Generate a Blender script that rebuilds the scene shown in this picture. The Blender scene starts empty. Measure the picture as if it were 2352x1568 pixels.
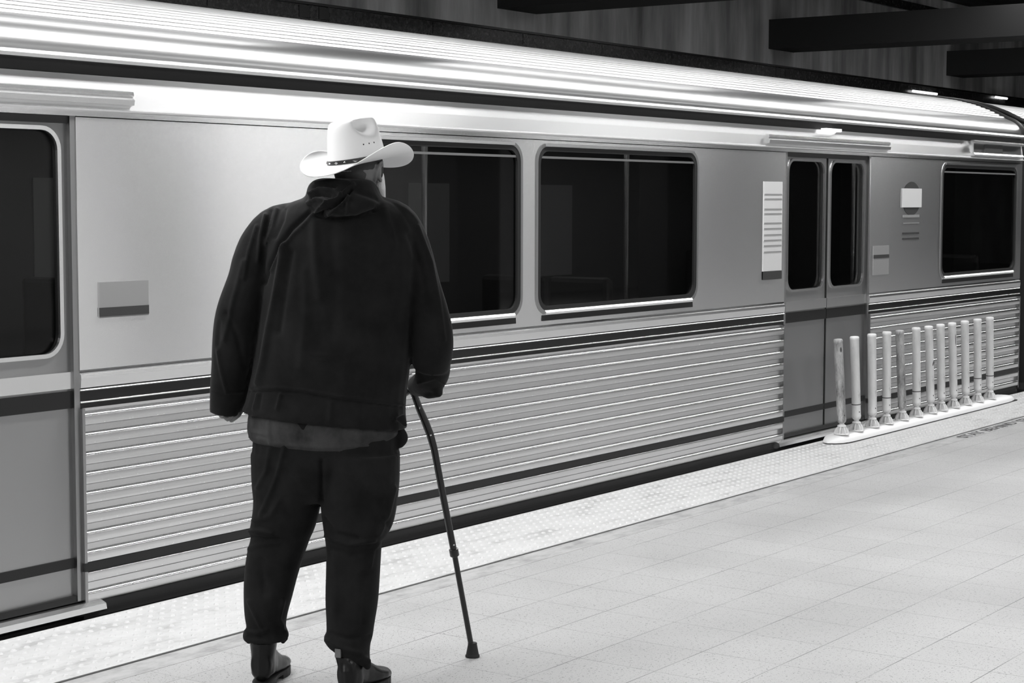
import bpy, bmesh, math, random
import numpy as np
from mathutils import Vector, Matrix
random.seed(7)
PI = math.pi
C = bpy.context.scene.collection
S = bpy.context.scene
# ------------------------------------------------------------------ camera, world, light, exposure
FPX, YAW, PITCH, ROLL, CAMH = 4143.23, .952874455, .0778719436, .00159233, 1.62
fw = Vector((math.sin(YAW)*math.cos(PITCH), math.cos(YAW)*math.cos(PITCH), -math.sin(PITCH)))
rt = Vector((math.cos(YAW), -math.sin(YAW), 0)); up = rt.cross(fw)
c_, s_ = math.cos(ROLL), math.sin(ROLL)
rt, up = c_*rt+s_*up, -s_*rt+c_*up
cam = bpy.data.objects.new('camera', bpy.data.cameras.new('camera')); C.objects.link(cam)
M = Matrix((rt, up, -fw)).transposed().to_4x4(); M.translation = (0, 0, CAMH)
cam.matrix_world = M
cam.data.sensor_width = 36; cam.data.lens = FPX/2352*36; cam.data.clip_end = 200
cam.data.dof.use_dof = False
S.camera = cam
w = bpy.data.worlds.new('world'); S.world = w; w.use_nodes = True
w.node_tree.nodes['Background'].inputs[0].default_value = (1, 1, 1, 1)
w.node_tree.nodes['Background'].inputs[1].default_value = 0.02
S.view_settings.view_transform = 'Standard'; S.view_settings.look = 'None'
S.view_settings.gamma = 1; S.view_settings.use_curve_mapping = False
S.view_settings.exposure = -1.75
LIGHT_EDGE = 620     # luminaire row over the platform edge
LIGHT_MID = 200      # luminaire row over the middle of the platform
LIGHT_BACK = 420     # luminaire row over the far side of the platform
LIGHT_TRACK = 70     # luminaire row over the track

GF = Vector((math.sin(YAW), math.cos(YAW), 0)); GR = Vector((math.cos(YAW), -math.sin(YAW), 0)); UP = Vector((0, 0, 1))
D0 = 5.9                                  # how far in front of the photographer the man stands
def at(px, py, d=0.0):
    """point of the man's figure: pixel column / row at distance D0+d ahead"""
    r = rt*((px-1176)/FPX) - up*((py-784)/FPX) + fw
    return Vector((0, 0, CAMH)) + r*((D0+d)/r.dot(GF))

# ------------------------------------------------------------------ materials
def mat(name, col=.5, rough=.6, metal=0., spec=.5, **k):
    m = bpy.data.materials.new(name); m.use_nodes = True
    b = m.node_tree.nodes['Principled BSDF']
    b.inputs['Base Color'].default_value = (col, col, col, 1)
    b.inputs['Roughness'].default_value = rough; b.inputs['Metallic'].default_value = metal
    b.inputs['Specular IOR Level'].default_value = spec
    for a, v in k.items():
        b.inputs[a.replace('_', ' ')].default_value = v
    return m
def N(m, t, **k):
    n = m.node_tree.nodes.new(t)
    for a, v in k.items():
        setattr(n, a, v)
    return n
def L(m, a, b): m.node_tree.links.new(a, b)
def bs(m): return m.node_tree.nodes['Principled BSDF']
def noise(m, scale, mapping=(1, 1, 1), detail=3, rough=.5):
    tc = N(m, 'ShaderNodeTexCoord'); mp = N(m, 'ShaderNodeMapping'); mp.inputs['Scale'].default_value = mapping
    L(m, tc.outputs['Object'], mp.inputs['Vector'])
    n = N(m, 'ShaderNodeTexNoise'); n.inputs['Scale'].default_value = scale
    n.inputs['Detail'].default_value = detail; n.inputs['Roughness'].default_value = rough
    L(m, mp.outputs[0], n.inputs['Vector'])
    return n
def ramp(m, src, stops):
    r = N(m, 'ShaderNodeValToRGB'); e = r.color_ramp.elements
    while len(e) < len(stops): e.new(.5)
    for i, (p, v) in enumerate(stops):
        e[i].position = p; e[i].color = (v, v, v, 1)
    L(m, src, r.inputs[0]); return r
def bump(m, src, strength, dist=.01):
    b = N(m, 'ShaderNodeBump'); b.inputs['Strength'].default_value = strength; b.inputs['Distance'].default_value = dist
    L(m, src, b.inputs['Height']); L(m, b.outputs[0], bs(m).inputs['Normal']); return b
def math_(m, op, a, b=None, c=None):
    n = N(m, 'ShaderNodeMath', operation=op)
    for i, v in enumerate((a, b, c)):
        if v is None: continue
        if isinstance(v, (int, float)): n.inputs[i].default_value = v
        else: L(m, v, n.inputs[i])
    return n.outputs[0]

def brushed(name, col, rough, aniso=.75, streak=.04):
    m = mat(name, col, rough, 1.0)
    b = bs(m); b.inputs['Anisotropic'].default_value = aniso
    t = N(m, 'ShaderNodeCombineXYZ'); t.inputs[2].default_value = 1
    if aniso: L(m, t.outputs[0], b.inputs['Tangent'])
    if streak:
        n = noise(m, 40, (.01, 1, 1.), 2)
        r = ramp(m, n.outputs['Fac'], [(.3, rough-streak), (.7, rough+streak)])
        L(m, r.outputs[0], b.inputs['Roughness'])
    return m
M_steel = brushed('brushed_steel', .9, .235, .9, 0)
M_letter = brushed('letterboard_steel', .9, .31, .9, 0)
M_steel2 = brushed('brushed_steel_fluted', .62, .24, 0, 0)
M_door = brushed('door_steel', .32, .32, .92, 0)
M_trim = brushed('polished_trim', .9, .25, 0, 0)
M_roof = brushed('roof_steel', .55, .30, 0, 0)
M_ribs = brushed('roof_ribbed_steel', .31, .40, 0, 0)
M_blk = mat('black_rubber', .012, .5, spec=.3)
M_blkg = mat('black_enamel', .006, .22, spec=.5)
M_under = mat('underframe_black', .03, .7)
M_int = mat('car_interior', .10, .6)
M_intl = mat('car_interior_light', .32, .5)
M_seat = mat('seat_shell', .035, .5)
M_glass = mat('tinted_glass', .42, .02, spec=.5)
bs(M_glass).inputs['Transmission Weight'].default_value = 1; bs(M_glass).inputs['IOR'].default_value = 1.25
M_stick = mat('sticker_white', .62, .5)
M_stickg = mat('sticker_grey', .25, .5)
M_stickd = mat('sticker_dark', .03, .5)

M_tile = mat('terrazzo', .6, .42)
def build_tile():
    m = M_tile; tc = N(m, 'ShaderNodeTexCoord'); sx = N(m, 'ShaderNodeSeparateXYZ'); L(m, tc.outputs['Object'], sx.inputs[0])
    def line(o, off, sp, wd):
        q = math_(m, 'DIVIDE', math_(m, 'SUBTRACT', o, off), sp)
        f = math_(m, 'FRACT', math_(m, 'ADD', q, 100))
        f = math_(m, 'ABSOLUTE', math_(m, 'SUBTRACT', f, .5))
        return math_(m, 'GREATER_THAN', f, .5-wd/sp), math_(m, 'FLOOR', math_(m, 'ADD', q, 100))
    lx, ix = line(sx.outputs[0], 5.617, .338, .0016)
    ly, iy = line(sx.outputs[1], 4.404, .3145, .0018)
    cv = N(m, 'ShaderNodeCombineXYZ'); L(m, ix, cv.inputs[0]); L(m, iy, cv.inputs[1])
    wn = N(m, 'ShaderNodeTexWhiteNoise'); L(m, cv.outputs[0], wn.inputs['Vector'])
    tone = ramp(m, wn.outputs['Value'], [(0, .465), (1, .495)])
    big = noise(m, 1.1, detail=4); bt = ramp(m, big.outputs['Fac'], [(.3, .8), (.7, 1.0)])
    v = N(m, 'ShaderNodeTexVoronoi'); v.inputs['Scale'].default_value = 165; L(m, tc.outputs['Object'], v.inputs['Vector'])
    sz = noise(m, 85, detail=1); thr = ramp(m, sz.outputs['Fac'], [(.42, 0), (.66, .42)])
    sp = math_(m, 'LESS_THAN', v.outputs['Distance'], thr.outputs[0])
    v2 = noise(m, 300, detail=1); f2 = ramp(m, v2.outputs['Fac'], [(.35, .82), (.5, 1.0)])
    mul = N(m, 'ShaderNodeMix', data_type='RGBA', blend_type='MULTIPLY'); mul.inputs[0].default_value = 1
    L(m, tone.outputs[0], mul.inputs[6]); L(m, bt.outputs[0], mul.inputs[7])
    mul2 = N(m, 'ShaderNodeMix', data_type='RGBA', blend_type='MULTIPLY'); mul2.inputs[0].default_value = 1
    L(m, mul.outputs[2], mul2.inputs[6]); L(m, f2.outputs[0], mul2.inputs[7])
    a = N(m, 'ShaderNodeMix', data_type='RGBA'); L(m, math_(m, 'MULTIPLY', sp, .8), a.inputs[0])
    L(m, mul2.outputs[2], a.inputs[6]); a.inputs[7].default_value = (.1, .1, .1, 1)
    ln = math_(m, 'MAXIMUM', math_(m, 'MULTIPLY', lx, .8), math_(m, 'MULTIPLY', ly, 1.0))
    bk = noise(m, 3.0, detail=2); br = ramp(m, bk.outputs['Fac'], [(.35, .35), (.6, 1)])
    ln = math_(m, 'MULTIPLY', ln, br.outputs[0])
    b = N(m, 'ShaderNodeMix', data_type='RGBA'); L(m, ln, b.inputs[0]); L(m, a.outputs[2], b.inputs[6]); b.inputs[7].default_value = (.07, .07, .07, 1)
    L(m, b.outputs[2], bs(m).inputs['Base Color'])
build_tile()
M_tact = mat('tactile_paving', .8, .5); M_dome = mat('tactile_dome', .56, .45)  # domes lighter than their base: shading between them put into the colour
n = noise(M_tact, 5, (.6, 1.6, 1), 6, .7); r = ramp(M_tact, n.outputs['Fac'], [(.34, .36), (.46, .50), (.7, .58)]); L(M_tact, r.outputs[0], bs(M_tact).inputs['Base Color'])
M_fascia = mat('stone_border', .33, .6)
n = noise(M_fascia, 6, (1, 2, 1), 6, .7); r = ramp(M_fascia, n.outputs['Fac'], [(.35, .25), (.55, .38), (.7, .42)]); L(M_fascia, r.outputs[0], bs(M_fascia).inputs['Base Color'])
M_joint = mat('joint_dark', .02, .8)
M_conc = mat('wall_concrete', .1, .85)
n = noise(M_conc, 1.4, (1.6, 1, .22), 6, .62); r = ramp(M_conc, n.outputs['Fac'], [(.32, .18), (.5, .42), (.68, .72)]); L(M_conc, r.outputs[0], bs(M_conc).inputs['Base Color'])
bump(M_conc, n.outputs['Fac'], .2, .02)
M_gran = mat('granite_band', .03, .25)
n = noise(M_gran, 26, detail=4, rough=.7); r = ramp(M_gran, n.outputs['Fac'], [(.4, .008), (.6, .05), (.75, .10)]); L(M_gran, r.outputs[0], bs(M_gran).inputs['Base Color'])
M_graj = mat('granite_joint', .12, .6)
M_granb = mat('granite_black', .004, .3)
M_beam = mat('beam_dark', .045, .8)
M_ceil = mat('ceiling_dark', .05, .9)
M_pale = mat('pale_wall_panel', .7, .6)
M_emit = mat('lamp_and_glint_glow', .9, .5); bs(M_emit).inputs['Emission Color'].default_value = (1, 1, 1, 1); bs(M_emit).inputs['Emission Strength'].default_value = 8
M_dim = mat('dim_car_light', .5, .5); bs(M_dim).inputs['Emission Color'].default_value = (1, 1, 1, 1); bs(M_dim).inputs['Emission Strength'].default_value = 5
M_housing = mat('lamp_housing', .3, .5)
M_post = mat('bollard_white', .7, .42)
n = noise(M_post, 9, (1.5, 1.5, .5), 6, .75); r = ramp(M_post, n.outputs['Fac'], [(.26, .3), (.40, .68), (.6, .76)]); L(M_post, r.outputs[0], bs(M_post).inputs['Base Color'])
M_postd = mat('bollard_scuffed', .5, .45)
n = noise(M_postd, 11, (1.2, 1.2, .35), 6, .8); r = ramp(M_postd, n.outputs['Fac'], [(.34, .1), (.5, .38), (.62, .55)]); L(M_postd, r.outputs[0], bs(M_postd).inputs['Base Color'])
M_curb = mat('curb_white', .8, .45)
M_scuff = mat('scuff_dark', .05, .7)
M_ink = mat('floor_paint_dark', .035, .7)
def cloth(name, col, sheen, scale=900):
    m = mat(name, col, .9, spec=.15, Sheen_Weight=sheen, Sheen_Roughness=.45)
    n = noise(m, 10, detail=5, rough=.65); r = ramp(m, n.outputs['Fac'], [(.35, col*.6), (.65, col*1.5)])
    L(m, r.outputs[0], bs(m).inputs['Base Color'])
    n2 = noise(m, scale, detail=1); bump(m, n2.outputs['Fac'], .25, .001)
    return m
M_jacket = cloth('jacket_fleece', .006, .07)
M_shirt = cloth('shirt_knit', .028, .03)
M_trouser = cloth('trouser_cotton', .0065, .02)
M_leather = mat('boot_leather', .005, .3, spec=.22)
M_tab = mat('pull_tab_grey', .10, .6)
M_skin = mat('skin', .13, .5)
M_beard = mat('beard_grey', .75, .9)
nb = noise(M_beard, 260, (1, 1, .3), 3, .7); bump(M_beard, nb.outputs['Fac'], 1, .004)
M_hair = mat('hair_dark_grey', .03, .8)
M_hat = mat('hat_felt', .86, .6)
M_band = mat('hat_band_black', .012, .4)
M_silver = mat('silver_concho', .8, .25, 1.)
M_dirt = mat('hat_eyelet', .03, .8)
M_cane = mat('cane_black', .01, .3)
M_canem = mat('cane_button_steel', .7, .25, 1.)
M_rub = mat('cane_rubber', .01, .7)

# ------------------------------------------------------------------ mesh helpers
class MB:
    def __init__(s): s.v = []; s.f = []; s.sm = []
    def add(s, vs, fs, smooth=False):
        o = len(s.v); s.v += [tuple(v) for v in vs]; s.f += [tuple(i+o for i in f) for f in fs]; s.sm += [smooth]*len(fs); return s
    def box(s, x0, x1, y0, y1, z0, z1):
        vs = [(x, y, z) for z in (z0, z1) for y in (y0, y1) for x in (x0, x1)]
        return s.add(vs, [(0, 2, 3, 1), (4, 5, 7, 6), (0, 1, 5, 4), (2, 6, 7, 3), (0, 4, 6, 2), (1, 3, 7, 5)])
    def extx(s, prof, x0, x1, closed=True, cap=True, smooth=False):
        """profile of (y,z) points swept along x"""
        n = len(prof); vs = [(x0, y, z) for y, z in prof]+[(x1, y, z) for y, z in prof]
        fs = [(i, (i+1) % n, n+(i+1) % n, n+i) for i in range(n if closed else n-1)]
        s.add(vs, fs, smooth)
        if closed and cap: s.add(vs, [tuple(range(n))[::-1], tuple(range(n, 2*n))])
        return s
    def tube(s, pts, rad, seg=12, caps=True, smooth=True):
        pts = [Vector(p) for p in pts]; n = len(pts)
        if not hasattr(rad, '__len__'): rad = [rad]*n
        rings = []; ref = None
        for i, p in enumerate(pts):
            t = (pts[min(i+1, n-1)]-pts[max(i-1, 0)]).normalized()
            if ref is None: ref = t.orthogonal().normalized()
            ref = (ref-t*ref.dot(t)).normalized(); b = t.cross(ref)
            rings.append([p+(ref*math.cos(a)+b*math.sin(a))*rad[i] for a in [2*PI*k/seg for k in range(seg)]])
        return s.loft(rings, caps, smooth)
    def loft(s, rings, caps=True, smooth=True):
        m = len(rings[0]); vs = [q for r in rings for q in r]; fs = []
        for i in range(len(rings)-1):
            for k in range(m):
                fs.append((i*m+k, i*m+(k+1) % m, (i+1)*m+(k+1) % m, (i+1)*m+k))
        s.add(vs, fs, smooth)
        if caps:
            o = len(rings)-1
            s.add(rings[0], [tuple(range(m))[::-1]]); s.add(rings[-1], [tuple(range(m))])
        return s
    def lathe(s, prof, c=(0, 0, 0), seg=20, smooth=True, caps=True):
        rings = [[Vector((c[0]+r*math.cos(2*PI*k/seg), c[1]+r*math.sin(2*PI*k/seg), c[2]+z)) for k in range(seg)] for r, z in prof]
        return s.loft(rings, caps, smooth)
    def ball(s, c, rad, mtx=None, seg=16, smooth=True):
        c = Vector(c); rx, ry, rz = rad if hasattr(rad, '__len__') else (rad,)*3
        rings = []
        for i in range(seg//2+1):
            th = PI*(i+.02 if i == 0 else (i-.02 if i == seg//2 else i))/(seg//2)
            ring = []
            for k in range(seg):
                a = 2*PI*k/seg
                q = Vector((rx*math.sin(th)*math.cos(a), ry*math.sin(th)*math.sin(a), -rz*math.cos(th)))
                if mtx is not None: q = mtx @ q
                ring.append(c+q)
            rings.append(ring)
        return s.loft(rings, True, smooth)
    def mesh(s, name):
        me = bpy.data.meshes.new(name); me.from_pydata(s.v, [], s.f); me.update()
        bm = bmesh.new(); bm.from_mesh(me); bmesh.ops.remove_doubles(bm, verts=bm.verts, dist=1e-6)
        bmesh.ops.recalc_face_normals(bm, faces=bm.faces)
        bm.to_mesh(me); bm.free()
        return me
    def build(s, name, m, parent=None, smooth=None, bevel=0):
        me = s.mesh(name); me.materials.append(m)
        sm = any(s.sm) if smooth is None else smooth
        if sm:
            me.polygons.foreach_set('use_smooth', [True]*len(me.polygons))
            try: me.set_sharp_from_angle(angle=math.radians(50))
            except Exception: pass
        return link(name, me, parent, bevel)
def link(name, me, parent=None, bevel=0):
    o = bpy.data.objects.new(name, me); C.objects.link(o)
    if parent is not None:
        o.parent = parent; o.matrix_parent_inverse = world_of(parent).inverted()
    if bevel:
        b = o.modifiers.new('bevel', 'BEVEL'); b.width = bevel; b.segments = 2; b.limit_method = 'ANGLE'
    return o
def world_of(o):
    m = Matrix.LocRotScale(o.location, o.rotation_euler, o.scale)
    return (world_of(o.parent) @ o.matrix_parent_inverse @ m) if o.parent else m
def empty(name, loc, label=None, cat=None, group=None):
    o = bpy.data.objects.new(name, None); C.objects.link(o); o.location = loc; o.empty_display_size = .2
    tag(o, label, cat, group); return o
def tag(o, label=None, cat=None, group=None, kind=None):
    if label: o['label'] = label
    if cat: o['category'] = cat
    if group: o['group'] = group
    if kind: o['kind'] = kind
    return o
def copy_tree(o, parent=None):
    c = o.copy(); C.objects.link(c)
    if parent is not None:
        c.parent = parent; c.matrix_parent_inverse = o.matrix_parent_inverse.copy()
    for ch in [q for q in bpy.data.objects if q.parent == o]: copy_tree(ch, c)
    return c
def bake(me, mods):
    """mesh after modifiers"""
    o = bpy.data.objects.new('tmp', me); C.objects.link(o)
    for t, k in mods:
        md = o.modifiers.new(t, t)
        for a, v in k.items(): setattr(md, a, v)
    dg = bpy.context.evaluated_depsgraph_get(); dg.update()
    out = bpy.data.meshes.new_from_object(o.evaluated_get(dg), depsgraph=dg)
    bpy.data.objects.remove(o); return out
def smooth_obj(name, mb, voxel, m, parent, iters=6, disp=None):
    me = bake(mb.mesh(name), [('REMESH', dict(mode='VOXEL', voxel_size=voxel)), ('SMOOTH', dict(factor=.5, iterations=iters))])
    if disp: disp(me)
    me.materials.clear(); me.materials.append(m)
    me.polygons.foreach_set('use_smooth', [True]*len(me.polygons)); me.name = name
    return link(name, me, parent)
def plate(outer, holes, y, thick, name, m, parent):
    """flat sheet in the x-z plane with holes cut through it"""
    cu = bpy.data.curves.new(name, 'CURVE'); cu.dimensions = '2D'; cu.fill_mode = 'BOTH'; cu.extrude = thick/2
    for poly in [outer]+holes:
        sp = cu.splines.new('POLY'); sp.points.add(len(poly)-1); sp.use_cyclic_u = True
        for p, (x, z) in zip(sp.points, poly): p.co = (x, z, 0, 1)
    o = bpy.data.objects.new('tmp', cu); C.objects.link(o)
    dg = bpy.context.evaluated_depsgraph_get(); dg.update()
    me = bpy.data.meshes.new_from_object(o.evaluated_get(dg), depsgraph=dg); bpy.data.objects.remove(o)
    me.transform(Matrix.Translation((0, y, 0)) @ Matrix.Rotation(PI/2, 4, 'X')); me.name = name
    me.materials.clear(); me.materials.append(m)
    return link(name, me, parent)
def rrect(x0, x1, z0, z1, r, seg=7):
    out = []
    for cx, cz, a0 in ((x1-r, z1-r, 0), (x0+r, z1-r, PI/2), (x0+r, z0+r, PI), (x1-r, z0+r, 1.5*PI)):
        for k in range(seg+1):
            a = a0+PI/2*k/seg; out.append((cx+r*math.cos(a), cz+r*math.sin(a)))
    return out
def ringplate(o, i, y0, y1, name, m, parent):
    """frame between two outlines with the same number of points"""
    n = len(o); mb = MB()
    vs = [(x, y0, z) for x, z in o]+[(x, y0, z) for x, z in i]+[(x, y1, z) for x, z in o]+[(x, y1, z) for x, z in i]
    fs = []
    for k in range(n):
        j = (k+1) % n
        fs += [(k, j, n+j, n+k), (2*n+k, 3*n+k, 3*n+j, 2*n+j), (k, 2*n+k, 2*n+j, j), (n+k, n+j, 3*n+j, 3*n+k)]
    mb.add(vs, fs); return mb.build(name, m, parent)
def text_mesh(body, size, extr=0.001):
    cu = bpy.data.curves.new('txt', 'FONT'); cu.body = body; cu.size = size; cu.extrude = extr
    o = bpy.data.objects.new('tmp', cu); C.objects.link(o)
    dg = bpy.context.evaluated_depsgraph_get(); dg.update()
    me = bpy.data.meshes.new_from_object(o.evaluated_get(dg), depsgraph=dg); bpy.data.objects.remove(o)
    return me

# ------------------------------------------------------------------ the station shell
EDGE = 5.327; YW = 9.6; XA, XB = -14, 46; CEIL = 4.42
tag(MB().box(XA, XB, -7, 4.560, -.35, 0).build('floor', M_tile), kind='structure')
tag(MB().box(XA, XB, 4.562, 4.691, -.35, 0).build('trim_1', M_fascia), kind='structure')
tag(MB().box(XA, XB, 4.691, 4.712, -.35, -.004).build('trim_2', M_joint), kind='structure')
mb = MB().box(XA, XB, 4.712, EDGE, -.35, 0)
px_, py_ = .0605, .0605
for i in range(int((19-2.6)/px_)):
    x = 2.6+i*px_
    for j in range(10):
        y = 4.712+.034+j*py_
        if 11.0 < x < 14.42 and y > 5.09: continue
        r1, r2, hh, sg = .0135, .0080, .0055, 8
        vs = [(x+r*math.cos(2*PI*k/sg), y+r*math.sin(2*PI*k/sg), z) for r, z in ((r1, 0), (r2, hh)) for k in range(sg)]
        mb.add(vs, [(k, (k+1) % sg, sg+(k+1) % sg, sg+k) for k in range(sg)]+[tuple(range(sg, 2*sg))])
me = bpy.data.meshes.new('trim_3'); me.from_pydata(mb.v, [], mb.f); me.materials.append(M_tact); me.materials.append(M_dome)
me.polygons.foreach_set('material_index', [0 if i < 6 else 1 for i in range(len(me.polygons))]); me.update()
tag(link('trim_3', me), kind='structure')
tag(MB().box(XA, XB, 4.95, EDGE-.06, -1.25, -.35).build('wall_platform_edge', M_ceil), kind='structure')
tag(MB().box(XA, XB, 4.9, YW, -1.35, -1.25).build('floor_track', M_ceil), kind='structure')
tag(MB().box(XA, XB, YW, YW+.3, -1.25, CEIL).build('wall_back', M_conc), kind='structure')
tag(MB().box(XA, XB, -7.3, -7, 0, CEIL).build('wall_front', M_pale), kind='structure')
tag(MB().box(XA-.3, XA, -7, YW, -1.25, CEIL).build('wall_left', M_conc), kind='structure')
tag(MB().box(XB, XB+.3, -7, YW, -1.25, CEIL).build('wall_right', M_conc), kind='structure')
tag(MB().box(XA, XB, -7, YW, CEIL, CEIL+.2).build('ceiling', M_ceil), kind='structure')
# granite band with black inset squares, ledge and upper band
blocks = [10.60+8.05*k for k in range(-3, 5)]
mb = MB(); mj = MB(); mk = MB()
x = XA
marks = sorted([(b, b+.12) for b in blocks]+[(b+.23, b+.35) for b in blocks])
xs = [XA]
for a, b in marks: xs += [a, b]
xs.append(XB)
for i in range(len(xs)-1):
    a, b = xs[i], xs[i+1]
    if i % 2: mk.box(a, b, YW-.032, YW, 3.045, 3.138); continue
    q = a
    while q < b-1e-6:
        e = min(q+1.34, b); mb.box(q+.005, e-.005, YW-.03, YW, 3.04, 3.14); q = e
    mj.box(a, b, YW-.022, YW, 3.035, 3.145)
bandt = empty('trim_4', (10, YW, 3.04)); tag(bandt, kind='structure')
mb.build('stone_tile', M_gran, bandt); mj.build('tile_joint', M_graj, bandt); mk.build('inset_tile', M_granb, bandt)
tag(MB().box(XA, XB, YW-.05, YW, 3.145, 3.165).build('trim_5', M_granb), kind='structure')
tag(MB().box(XA, XB, YW-.06, YW, 3.00, 3.035).build('trim_6', M_gran), kind='structure')
tag(MB().box(XA, XB, YW-.04, YW, 4.10, 4.21).build('trim_7', M_gran), kind='structure')
tag(MB().box(XA, XB, YW-.14, YW, 4.34, CEIL).build('trim_8', M_beam), kind='structure')
BX = [13.27+5.25*k for k in range(-4, 6)]
for b in BX:
    mb = MB().box(b, b+.62, -6.9, YW, 3.34, 3.67)
    tag(mb.build('ceiling_beam', M_beam), kind='structure')
for i, b in enumerate(BX[:-1]):  # unseen columns, added and widened for dark bands in the steel's reflections
    c = MB().box(b-.15, b+.77, -3.6, -3.1, 0, 3.34)
    tag(c.build('column', M_beam), kind='structure')

# ------------------------------------------------------------------ luminaires
def luminaire(x0, x1, y, z, watt, label, wid=.16, tilt=0):
    t = empty('strip_light', ((x0+x1)/2, y, z), label, 'light', 'strip lights over the platform')
    MB().box(x0, x1, y-wid/2-.03, y+wid/2+.03, z+.02, z+.09).build('housing', M_housing, t)
    MB().box(x0+.03, x1-.03, y-wid/2, y+wid/2, z, z+.02).build('diffuser', M_emit, t)
    l = bpy.data.lights.new('lamp', 'AREA'); l.shape = 'RECTANGLE'; l.size = x1-x0-.06; l.size_y = wid; l.energy = watt
    o = bpy.data.objects.new('lamp', l); C.objects.link(o); o.location = ((x0+x1)/2, y, z-.01); o.rotation_euler = (tilt, 0, 0)
    o.parent = t; o.matrix_parent_inverse = world_of(t).inverted()
ORD = ('first', 'second', 'third', 'fourth', 'fifth', 'sixth', 'seventh', 'eighth')
for k in range(4):
    luminaire(-9+9*k, -.02+9*k, 4.9, 3.24, LIGHT_EDGE*(1.8, 1.35, .8, .65)[k], 'long strip light over the platform edge, %s from the left end' % ORD[k])
for k in range(6):
    xb = BX[k]+.62
    luminaire(xb+.7, xb+3.9, .9, 3.24, LIGHT_MID, 'strip light over the middle of the platform, %s from the left end' % ORD[k])
    luminaire(xb+.3, xb+4.3, -4.6, 3.24, LIGHT_BACK, 'strip light by the pale wall, %s from the left end' % ORD[k])
    luminaire(xb+.05, xb+4.58, 6.6, 4.0, LIGHT_TRACK, 'strip light high over the train roof, %s from the left end' % ORD[k])
for x0, x1, z in ((22.5, 23.3, 3.062), (25.5, 25.95, 3.125)):  # glowing tubes added in place of light reflections in the polished band
    t = MB().tube([(x0, YW-.06, z), (x1, YW-.06, z)], .016, 10).build('band_glint', M_emit)
    tag(t, 'short glowing tube standing in for a reflection in the dark stone band, %s of the two' % ('longer' if x1-x0 > .5 else 'shorter, further'), 'lamp', 'glowing tubes imitating reflections on the stone band')

# ------------------------------------------------------------------ the train
SY = 5.40                       # side sheet of the car
CW = 3.05                       # car width
X0, X1 = -7.6, 15.08
DOORS = [(-5.05, -3.72), (3.37, 4.70), (10.67, 12.00)]
WINS = [(-3.10, -1.4), (-1.28, .42), (.6, 2.3), (6.30, 7.68), (7.80, 9.52), (13.30, 14.97)]
car = empty('subway_car', ((X0+X1)/2, SY+CW/2, -1.25), 'stainless steel subway car with fluted sides passing behind the man', 'train', 'subway cars')
def P(name, mb, m, parent=car, **k): return mb.build(name, m, parent, **k)
# roof profile
base = [(0, 2.178), (.001, 2.200), (.004, 2.216), (.010, 2.232), (.020, 2.248), (.034, 2.264), (.052, 2.279), (.074, 2.293), (.100, 2.306), (.13, 2.318)]
rib0 = [(.15, 2.328), (.26, 2.383), (.40, 2.437), (.55, 2.477), (.75, 2.512), (1.0, 2.54), (1.25, 2.556), (CW/2, 2.56)]
def interp(pts, s):
    for (a, b), (c, d) in zip(pts, pts[1:]):
        if a <= s <= c: return b+(d-b)*(s-a)/(c-a)
    return pts[-1][1]
prof = list(base)
s = .15
while s < CW/2-.02:
    z = interp(rib0, s)
    z1 = interp(rib0, min(s+.012, CW/2)); z2 = interp(rib0, min(s+.030, CW/2)); 
    prof += [(s, z), (s+.006, z+.012), (s+.022, z1+.012), (s+.028, z2)]
    s += .042
half = prof
full = [(SY+a, b) for a, b in half]+[(SY+CW-a, b) for a, b in half[::-1]]
nb_ = len(base)
cove = [(SY+a, b) for a, b in base]
P('roof_cove', MB().extx(cove+[(SY+.13, 2.15), (SY+.02, 2.15)], X0, X1, smooth=True), M_roof)
P('roof_cove', MB().extx([(2*SY+CW-a, b) for a, b in cove+[(SY+.13, 2.15), (SY+.02, 2.15)]], X0, X1, smooth=True), M_roof)
P('roof', MB().extx(full[nb_-1:len(full)-nb_+1]+[(SY+CW-.13, 2.15), (SY+.13, 2.15)], X0, X1), M_ribs)
for xe, nm in ((X1, 'roof_rim'), (X0, 'roof_rim')):
    arch = [(xe, SY+a, b+.004) for a, b in base+rib0]+[(xe, SY+CW-a, b+.004) for a, b in (base+rib0)[::-1][1:]]
    P(nm, MB().tube(arch, .022, 8), M_blk)
P('gutter_rail', MB().extx([(SY-.03, 2.150), (SY-.034, 2.163), (SY-.022, 2.177), (SY+.02, 2.181), (SY+.02, 2.150)], X0, X1), M_trim)
P('gutter_channel', MB().extx([(SY+.012, 2.104), (SY+.012, 2.150), (SY+.05, 2.150), (SY+.05, 2.104)], X0, X1), M_blk)
# letterboard: leans in a little towards the roof
P('letterboard', MB().extx([(SY-.012, 1.975), (SY-.003, 2.04), (SY+.010, 2.102), (SY+.03, 2.10), (SY+.03, 1.975)], X0, X1), M_letter)
P('drip_rail', MB().extx([(SY-.018, 1.964), (SY-.022, 1.970), (SY-.014, 1.976), (SY+.01, 1.976), (SY+.01, 1.964)], X0, X1), M_trim)
P('header_strip', MB().extx([(SY-.006, 1.941), (SY-.006, 1.964), (SY+.02, 1.964), (SY+.02, 1.941)], X0, X1), M_steel)
P('header_seam', MB().extx([(SY+.012, 1.936), (SY+.012, 1.941), (SY+.03, 1.941), (SY+.03, 1.936)], X0, X1), M_blk)
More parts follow.
